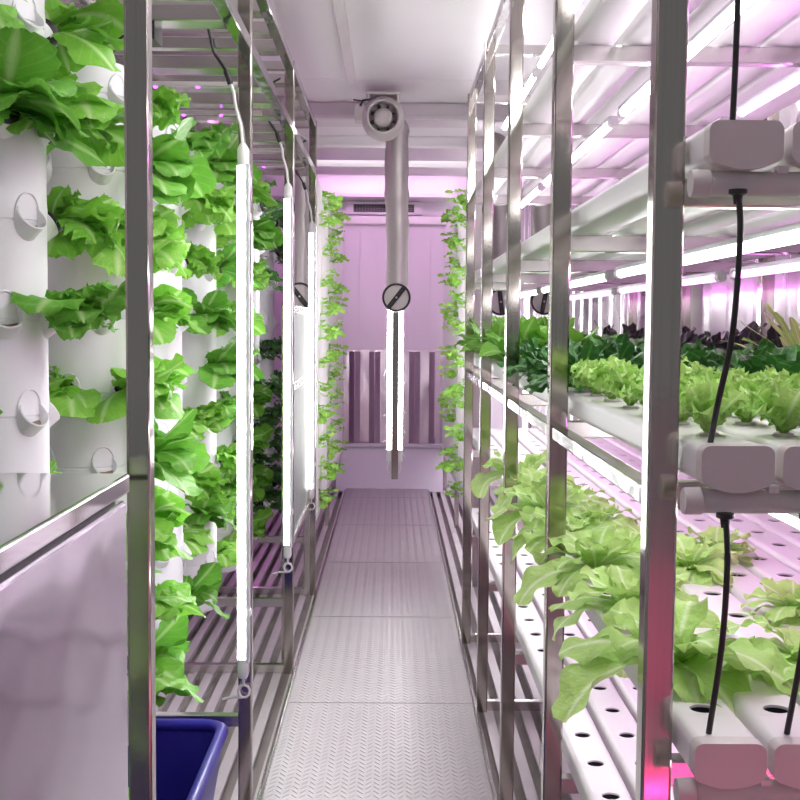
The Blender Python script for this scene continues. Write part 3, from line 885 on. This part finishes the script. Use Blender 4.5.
def bay_led(x, y, z0, z1, mat, label):
    t = thing('bay_led_tube', label, 'LED tube', (x, y, ZF), 0)
    m = MB(); m.tube([(0, 0, z0 + .06), (0, 0, z1 - .06)], 0.0135, 14); m.build('light_tube', mat, t)
    for a, b in ((z0, z0 + .065), (z1 - .065, z1)):
        m = MB(); m.tube([(0, 0, a), (0, 0, b)], .0155, 14); m.build('end_cap', M['endcap'], t)
    m = MB(); m.rbar('z', 0, ZC - ZF, .03, 0, .03, .03, .003); m.build('pole', M['beam'], t)
bay_led(0.895, 8.0, .38, 1.95, M['vertlight'], 'vertical white LED tube in the far right bay, behind the growing rack')
bay_led(0.70, 9.2, .38, 1.95, M['vertlight'], 'added vertical white LED tube, unseen in the far right corner behind the grow panel')  # added unseen tube that brightens the far right bay
bay_led(-0.90, 7.9, .38, 1.95, M['pinklight'], 'added vertical pink LED tube, unseen in the far left bay behind the herb towers')  # added unseen tube that gives the far left bay its pink light

# things lying on the overhead beams
def power_box(x, y, z, label):
    t = thing('power_supply', label, 'power supply', (x, y, z), 0, 'black power supplies overhead')
    m = MB(); m.rbar('x', -.032, .032, 0, .022, .10, .044, .005); m.build('case', M['black'], t)
    m = MB(); m.tube([(-.03, 0, .02), (-.06, 0, .015), (-.085, .0, -.03), (-.16, .01, -.042), (-.26, .02, -.04)], .004, 8); m.build('cord', M['black'], t)
power_box(-0.62, 3.05, 2.06, 'small black power supply hanging under the left overhead beams beside the first post')
def purple_bar(y, x0, x1, z, label):
    t = thing('purple_led_bar', label, 'LED bar', ((x0 + x1)/2, y, z), 0, 'purple LED bars under the left overhead beams')
    h = (x1 - x0)/2
    m = MB(); m.rbar('x', -h, h, 0, .0, .03, .014, .003); m.build('housing', M['fan'], t)
    k = -h + .03
    while k < h - .02:
        mm = MB(); mm.lathe([(0, -.014), (.006, -.012), (.007, -.007), (0, -.007)], 10, (k, -.004, 0)); mm.build('led', M['purple'], t); k += .13
for i, y in enumerate((3.75, 4.25, 5.15, 5.65)):
    purple_bar(y - .01, -1.02, -0.46, 2.092, 'purple LED bar under the left overhead beams, %s from the camera' % NTH(i))

# mirror-bright service panel between third and fourth posts, and grey board behind it
t = thing('service_screen', 'polished steel screen standing between the third and fourth left posts', 'screen', (-0.425, 5.45, ZF))
m = MB(); m.rbar('y', -.62, .60, 0, .97, .008, .96, .002); m.build('sheet', M['mirror'], t)
for a in (-.63, .61):
    m = MB(); m.rbar('z', 0, 1.46, 0, a, .03, .03, .003); m.build('frame', M['beam'], t)
for z in (.475, 1.125, 1.45):
    m = MB(); m.rbar('y', -.615, .595, 0, z, .034, .03, .003); m.build('frame', M['beam'], t)

# ------------------------------------------------------------------ vine panels along the far aisle
def vine_panel(x, s, y0, y1, label, zb, side):
    t = thing('vertical_garden', label, 'vertical garden', (x, y0, zb))
    L = y1 - y0; hz = 2.13 - zb
    m = MB(); m.box(-.02, .02, 0.05, L, 0.03, hz); m.build('panel', M['vinepanel'], t, smooth=False)
    m = MB(); k = 0.12
    while k < L:
        m.rbar('z', .03, hz, -s*.022, k, .012, .05, .004); k += .16
    m.build('rib', M['vinepanel'], t)
    m = MB(); m.rbar('z', 0, hz + .02, -s*.0 , 0.02, .055, .05, .004); m.build('end_board', M['duct'], t)
    m = MB(); m.rbar('y', 0.05, L, -s*.012, .012, .05, .03, .004); m.build('gutter', M['pvc'], t)
    for yy in (.05, L*.5, L - .05):
        m = MB(); m.rbar('z', ZF - zb, 0.012, -s*-.0, yy, .03, .03, .003); m.build('leg', M['beam'], t)
    n = 12
    vr = random.Random(8 + int(s))
    order = ['lowest', 'second lowest', 'third lowest', 'fourth lowest', 'fifth lowest', 'sixth lowest', 'sixth highest', 'fifth highest', 'fourth highest', 'third highest', 'second highest', 'highest']
    for i in range(n):
        z = zb + .10 + (hz - .16)*i/(n - 1)
        for q, yy in enumerate((vr.uniform(.35, .75), vr.uniform(1.3, 1.7))):
            me = V_vi[vr.randrange(4)]
            plant('trailing_plant', me, None, 'pale green trailing plant on the %s far panel, %s row, %s column' % (side, order[i], ('near', 'rear')[q]), 'plant', 'trailing plants on the far grow panels',
                  (x - s*.03, y0 + yy, z + vr.uniform(-.03, .03)), (PI if s > 0 else 0) + vr.uniform(-.4, .4), vr.uniform(.85, 1.1))
vine_panel(-0.435, -1, 6.35, 10.0, 'white ribbed grow panel with trailing plants on the far left of the aisle', 0.30, 'left')
vine_panel(0.45, 1, 6.25, 10.0, 'white ribbed grow panel with trailing plants on the far right of the aisle', 0.33, 'right')

# ------------------------------------------------------------------ fan, ducts, hanging lights, ceiling lamp, air conditioner
fx, fy, fz = -0.052, 6.15, 2.395
t = thing('duct_fan', 'round grey inline fan bolted to the ceiling above the aisle', 'fan', (fx, fy, fz))
RX = Matrix.Rotation(PI/2, 3, 'X')     # local z -> -y (towards the camera)
m = MB()
m.lathe([(.074, .072), (.077, .083), (.082, .084), (.096, .070), (.105, .04), (.107, 0), (.105, -.06), (.085, -.10), (.066, -.12), (.066, -.17)], 36, mat=RX)
m.lathe([(.074, .072), (.073, .0), (.060, -.12)], 36, mat=RX); m.build('housing', M['fan'], t)
m = MB(); m.lathe([(0, .055), (.024, .056), (.042, .048), (.049, .035), (.049, -.05)], 28, mat=RX)
m.lathe([(.006, .0575), (.014, .0575), (.014, .0555), (.006, .0555)], 20, mat=RX); m.build('hub', M['fan'], t)
for k in range(8):
    m = MB(); a = 2*PI*k/8
    v = []
    for r_, tw_ in ((.047, .25), (.072, .40)):
        for d_ in (-1, 1):
            aa = a + d_*tw_*.8; p = RX @ Vector((r_*math.cos(aa), r_*math.sin(aa), .03 + d_*.016)); v += [p, p + Vector((0, .002, 0))]
    m.add(v, [(0, 2, 6, 4), (1, 5, 7, 3), (0, 4, 5, 1), (2, 3, 7, 6), (4, 6, 7, 5), (0, 1, 3, 2)]); m.build('blade', M['duct'], t)
m = MB(); m.disc(.0735, -.03, 30, mat=RX); m.build('back_plate', M['fandark'], t)
m = MB(); m.rbar('y', -.06, .10, 0, .118, .17, .012, .004)
for sx_ in (-.07, .07): m.rbar('y', -.05, .09, sx_*1.05, .07, .012, .10, .003)
m.build('bracket', M['fan'], t)
m = MB(); m.rbar('y', -.05, .05, -.118, .02, .05, .075, .006); m.build('junction_box', M['fan'], t)
m = MB(); m.tube([(-.115, -.05, .055), (-.10, -.06, .082), (-.07, -.06, .085), (-.06, -.055, .092)], .005, 8); m.tube([(-.15, -.05, .085), (-.11, -.058, .078), (-.065, -.06, .085)], .004, 8); m.build('cord', M['black'], t)

def hose_duct(name, x, y, z0, z1, r, label, bar_deg, elbow=None, bend=(0, 0), glow_disc=None):
    t = thing(name, label, 'air duct', (x, y, z0), 0, 'grey air ducts with round black outlets')
    h = z1 - z0
    pts = [(0, 0, 0.05)]; rs = [r*.80]
    n = 34
    for k in range(1, n + 1):
        z = .05 + (h - .05 - r)*k/n
        q = k/n
        rr = r*(0.93 + 0.07*math.cos((z - h*.62)*9))
        if abs(z - h*.50) < .07: rr *= 1 - .10*math.cos((z - h*.50)/.07*PI/2)
        if abs(z - h*.66) < .06: rr *= 1 - .08*math.cos((z - h*.66)/.06*PI/2)
        pts.append((0.004*math.sin(z*7), 0, z)); rs.append(rr)
    ex, ey = bend
    L_ = math.hypot(ex, ey) or 1
    for k in range(1, 9):
        a = R(90*k/8)
        pts.append((ex/L_*r*1.15*(1 - math.cos(a)), ey/L_*r*1.15*(1 - math.cos(a)), h - r + r*math.sin(a))); rs.append(r)
    pts.append((ex, ey, h)); rs.append(r*.98)
    m = MB(); m.tube(pts, rs, 24); m.build('hose', M['duct'], t)
    RR = r*1.12
    m = MB(); m.lathe([(RR*.86, .012), (RR, .012), (RR*1.02, 0), (RR, -.014), (RR*.86, -.014), (RR*.86, .012)], 36, (0, -.052, 0), RX); m.build('outlet_ring', M['black'], t)
    m = MB(); m.disc(RR*.87, .002, 30, (0, -.052, 0), RX); m.disc(RR*.87, -.01, 30, (0, -.052, 0), RX); m.build('outlet_disc', M['fan'], t)
    m = MB(); rot = Matrix.Rotation(R(bar_deg), 3, 'Y')
    mm = MB(); mm.rbar('x', -RR*1.0, RR*.98, 0, 0, .012, RR*.34, .004)
    m.add([rot @ Vector(p) + Vector((0, -.064, 0)) for p in mm.v], mm.f); m.build('damper_bar', M['black'], t)
    m = MB(); m.lathe([(0, .009), (.005, .008), (.006, 0)], 12, (0, -.064, 0), RX); m.build('bolt', M['fan'], t)
hose_duct('air_duct', 0.022, 6.33, 1.497, 2.405, .066, 'grey duct hose hanging from the ceiling fan in the middle of the aisle', -52, bend=(-.06, -.02))
hose_duct('air_duct', -0.487, 6.40, 1.50, 2.30, .066, 'added duct hose for a mirror image of the aisle duct, behind left LED tubes', 52, bend=(-.12, .05))  # solid duct built for what was taken as a reflection of the aisle duct
hose_duct('air_duct', 0.60, 6.70, 1.485, 2.36, .066, 'grey duct hose behind the right rack seen between its two farthest post gaps', -97, bend=(-.10, .02))
hose_duct('air_duct', 0.845, 6.75, 1.49, 2.30, .066, 'grey duct hose behind the right rack, close to the corrugated wall', -80, bend=(.10, .02))

t = thing('hanging_light_pole', 'steel pole hanging in the aisle with a white LED tube on either side', 'light', (0.017, 6.62, 0.50))
m = MB(); m.rbar('z', 0.0, ZC - .50, 0.004, 0, .036, .034, .003); m.build('pole', M['post'], t)
for s in (-1, 1):
    m = MB(); m.tube([(s*.031 + .002, -.005, .16), (s*.031 + .002, -.005, 1.40)], .0125, 14); m.build('light_tube', M['vertlight'], t)
    for a, b in ((.10, .165), (1.395, 1.44)):
        m = MB(); m.tube([(s*.031 + .002, -.005, a), (s*.031 + .002, -.005, b)], .0145, 14); m.build('end_cap', M['endcap'], t)
    m = MB(); m.tube([(s*.031 + .002, -.005, .11), (s*.036, -.006, .06), (s*.028, -.004, .03)], .004, 8); m.build('cord', M['wcord'], t)
    pr_ = random.Random(4 + s)
    for zz in (.13, .26, .37, .55) if s > 0 else (.22, .36, .60):
        m = MB(); m.tube([(s*.03, -.012, zz), (s*.05, -.015, zz + pr_.uniform(-.01, .02)), (s*.062, -.018, zz + pr_.uniform(-.03, .0))], [.004, .003, .002], 6); m.build('tie', M['wcord'], t)

for nm_, yy_, mat_, lab in (('a', 8.40, 'ceilwhite', 'added white LED tube, unseen on the ceiling behind the second wide beam'), ('b', 9.02, 'ceilpink', 'added pink LED tube, unseen on the ceiling behind the third wide beam'), ('c', 6.86, 'ceilwhite', 'added white LED tube, unseen on the ceiling behind the first wide beam'),
        ('d', 1.6, 'lamp', 'added white fill batten, out of view on the ceiling over the near aisle'), ('e', 3.3, 'lamp', 'added white fill batten, out of view on the ceiling over the middle aisle')):
    t = thing('added_ceiling_batten', lab, 'LED tube', (-.04, yy_, ZC - .03))  # added unseen lamps that brighten the back wall, ceiling and near aisle
    if mat_ == 'lamp':
        m = MB(); m.rbar('y', -.6, .6, 0, .015, .12, .03, .006); m.build('housing', M['fan'], t)
        m = MB(); m.rbar('y', -.59, .59, 0, -.004, .10, .012, .004); m.build('diffuser', M['lamp'], t)
    else:
        m = MB(); m.tube([(-.6, 0, 0), (.6, 0, 0)], .0125, 14); m.build('light_tube', M[mat_], t)
        m = MB(); m.rbar('x', -.62, .62, 0, .02, .024, .02, .003); m.build('housing', M['housing'], t)
t = thing('ceiling_lamp', 'small bright lamp on the ceiling beam behind the round fan', 'lamp', (-0.05, 7.1, ZC - .06))
m = MB(); m.rbar('x', -.075, .075, 0, .03, .30, .055, .006); m.build('body', M['fan'], t)
m = MB(); m.rbar('x', -.062, .062, 0, -.002, .26, .012, .003); m.build('diffuser', M['lamp'], t)

t = thing('air_conditioner', 'white air unit with a dark louvred grille high on the back wall', 'air conditioner', (-0.06, YB - .05, 2.31))
m = MB(); m.rbar('x', -.33, .30, 0, 0, .07, .11, .01); m.build('case', M['wallB'], t)
m = MB(); m.box(-.265, .235, -.037, -.030, -.034, .030); m.build('grille', M['black'], t, smooth=False)
m = MB()
for z in (-.018, -.002, .014): m.box(-.265, .235, -.043, -.036, z - .002, z + .002)
for k in range(22): m.box(-.262 + .0236*k, -.259 + .0236*k, -.043, -.036, -.034, .030)
m.build('louvre', M['fandark'], t, smooth=False)

# ------------------------------------------------------------------ steel cabinet and blue bin at the front left
CX0, CX1, CY0, CY1, CZ = -1.18, -0.392, 0.35, 1.79, 1.14
t = thing('steel_cabinet', 'polished stainless steel counter cabinet in the near left corner', 'cabinet', (CX1, CY1, ZF))
def cpart(mb, name, mat, ang=None):
    o = mb.build(name, mat, angle=ang); o.parent = t; o.matrix_parent_inverse = Matrix.Translation((-CX1, -CY1, -ZF)); return o
m = MB(); m.rbar('y', CY0, CY1, (CX0 + CX1)/2, CZ - .0145, CX1 - CX0, .029, .004, 3); cpart(m, 'worktop', M['top'])
m = MB(); m.rbar('y', CY0 + .01, CY1 - .01, (CX0 + CX1)/2 - .004, CZ - .034, CX1 - CX0 - .03, .012, .002); cpart(m, 'shadow_gap', M['black'])
m = MB(); m.rbar('y', CY0 + .005, CY1 - .005, (CX0 + CX1)/2, (ZF + .08 + CZ - .040)/2, CX1 - CX0 - .008, CZ - .040 - ZF - .08, .006, 3); cpart(m, 'body', M['sheet'])
for xx in (CX0 + .06, CX1 - .06):
    for y in (CY0 + .06, CY1 - .06):
        m = MB(); m.tube([(xx, y, ZF), (xx, y, ZF + .085)], .02, 12); cpart(m, 'foot', M['beam'])

BX0, BX1, BY0, BY1, BZ = -1.0, -0.428, 2.15, 3.235, 0.268
t = thing('blue_bin', 'open dark blue plastic bin on the floor under the left rack', 'bin', (-.7, 2.7, ZF))
m = MB()
def ring(x0, x1, y0, y1, r, z, seg=5):
    out = []
    for cx, cy, st in ((x1 - r, y1 - r, 0), (x0 + r, y1 - r, 90), (x0 + r, y0 + r, 180), (x1 - r, y0 + r, 270)):
        for k in range(seg + 1):
            a = R(st + 90*k/seg); out.append((cx + r*math.cos(a) + .7, cy + r*math.sin(a) - 2.7, z - ZF))
    return out
rings = [ring(BX0 + .06, BX1 - .06, BY0 + .06, BY1 - .06, .05, ZF), ring(BX0 + .02, BX1 - .02, BY0 + .02, BY1 - .02, .06, BZ - .05),
         ring(BX0 + .018, BX1 - .018, BY0 + .018, BY1 - .018, .06, BZ - .005), ring(BX0 + .026, BX1 - .026, BY0 + .026, BY1 - .026, .055, BZ - .005),
         ring(BX0 + .065, BX1 - .065, BY0 + .065, BY1 - .065, .05, ZF + .006)]
n = len(rings[0]); v = sum(rings, []); f = [tuple(reversed(range(n)))]
for i in range(4):
    for k in range(n):
        f.append((i*n + k, i*n + (k+1) % n, (i+1)*n + (k+1) % n, (i+1)*n + k))
f.append(tuple(range(4*n, 5*n)))
m.add(v, f); m.build('body', M['blue'], t)
m = MB(); pts = ring(BX0 + .02, BX1 - .02, BY0 + .02, BY1 - .02, .06, BZ); pts = pts + pts[:2]
m.tube(pts, .017, 10, caps=False); m.build('rim', M['blue'], t)

# magenta lamp on the floor by the entrance, with an added pale board it lights
t = thing('magenta_led_tube', 'magenta LED tube low on the floor by the entrance, mirrored in the near right post', 'LED tube', (0.85, -0.30, 0.08))
m = MB(); m.tube([(-.55, 0, 0), (.55, 0, 0)], 0.0125, 14); m.build('light_tube', M['magenta'], t)
m = MB(); m.rbar('x', -.6, .6, -.02, .14, .52, .006, .002); m.rbar('x', -.6, .6, .245, .055, .006, .085, .002)  # shade and lip added to keep the magenta light off the upper tiers
[m.rbar('z', .09, .14, xq, .245, .012, .006, .002) for xq in (-.58, .58)]; m.build('shade', M['housing'], t)
for x in (-.58, .58):
    m = MB(); m.rbar('z', ZF - .08, .14, x, 0, .012, .03, .003); m.build('stand', M['beam'], t)
t = thing('added_reflection_board', 'added pale board by the entrance, lit magenta to mirror in the near right post', 'board', (0.85, -1.25, ZF))  # added board that gives the post a magenta surface to reflect
m = MB(); m.rbar('x', -.6, .6, 0, .57, .02, 1.14, .004); m.build('sheet', M['wallL'], t)
for x in (-.5, .5):
    m = MB(); m.rbar('y', -.2, .2, x, .012, .03, .024, .003); m.build('foot', M['beam'], t)

for xx, yy_, lab in ((-.93, 4.6, 'added pink LED tube tinting the ceiling above the left beams, nearer one'), (-.93, 6.1, 'added pink LED tube tinting the ceiling above the left beams, farther one')):
    led_bar('led_tube', lab, yy_ - .6, yy_ + .6, xx, 2.3842, M['pinklight'], 'added pink LED tubes that tint the ceiling')  # added tubes that turn the ceiling lilac

# ------------------------------------------------------------------ world and view
wd = bpy.data.worlds.new('world'); SC.world = wd; wd.use_nodes = True
bg = wd.node_tree.nodes['Background']
bg.inputs['Color'].default_value = (0.93, 0.95, 1.0, 1); bg.inputs['Strength'].default_value = 0.13
SC.view_settings.view_transform = 'Standard'; SC.view_settings.look = 'None'
SC.view_settings.gamma = 1.0; SC.view_settings.exposure = 0.82
SC.view_settings.use_curve_mapping = False
SC.cycles.use_denoising = True
SC.cycles.max_bounces = 10; SC.cycles.diffuse_bounces = 5; SC.cycles.glossy_bounces = 6; SC.cycles.transmission_bounces = 4
SC.cycles.caustics_reflective = True; SC.cycles.sample_clamp_indirect = 6.0
SC.cycles.use_light_tree = True
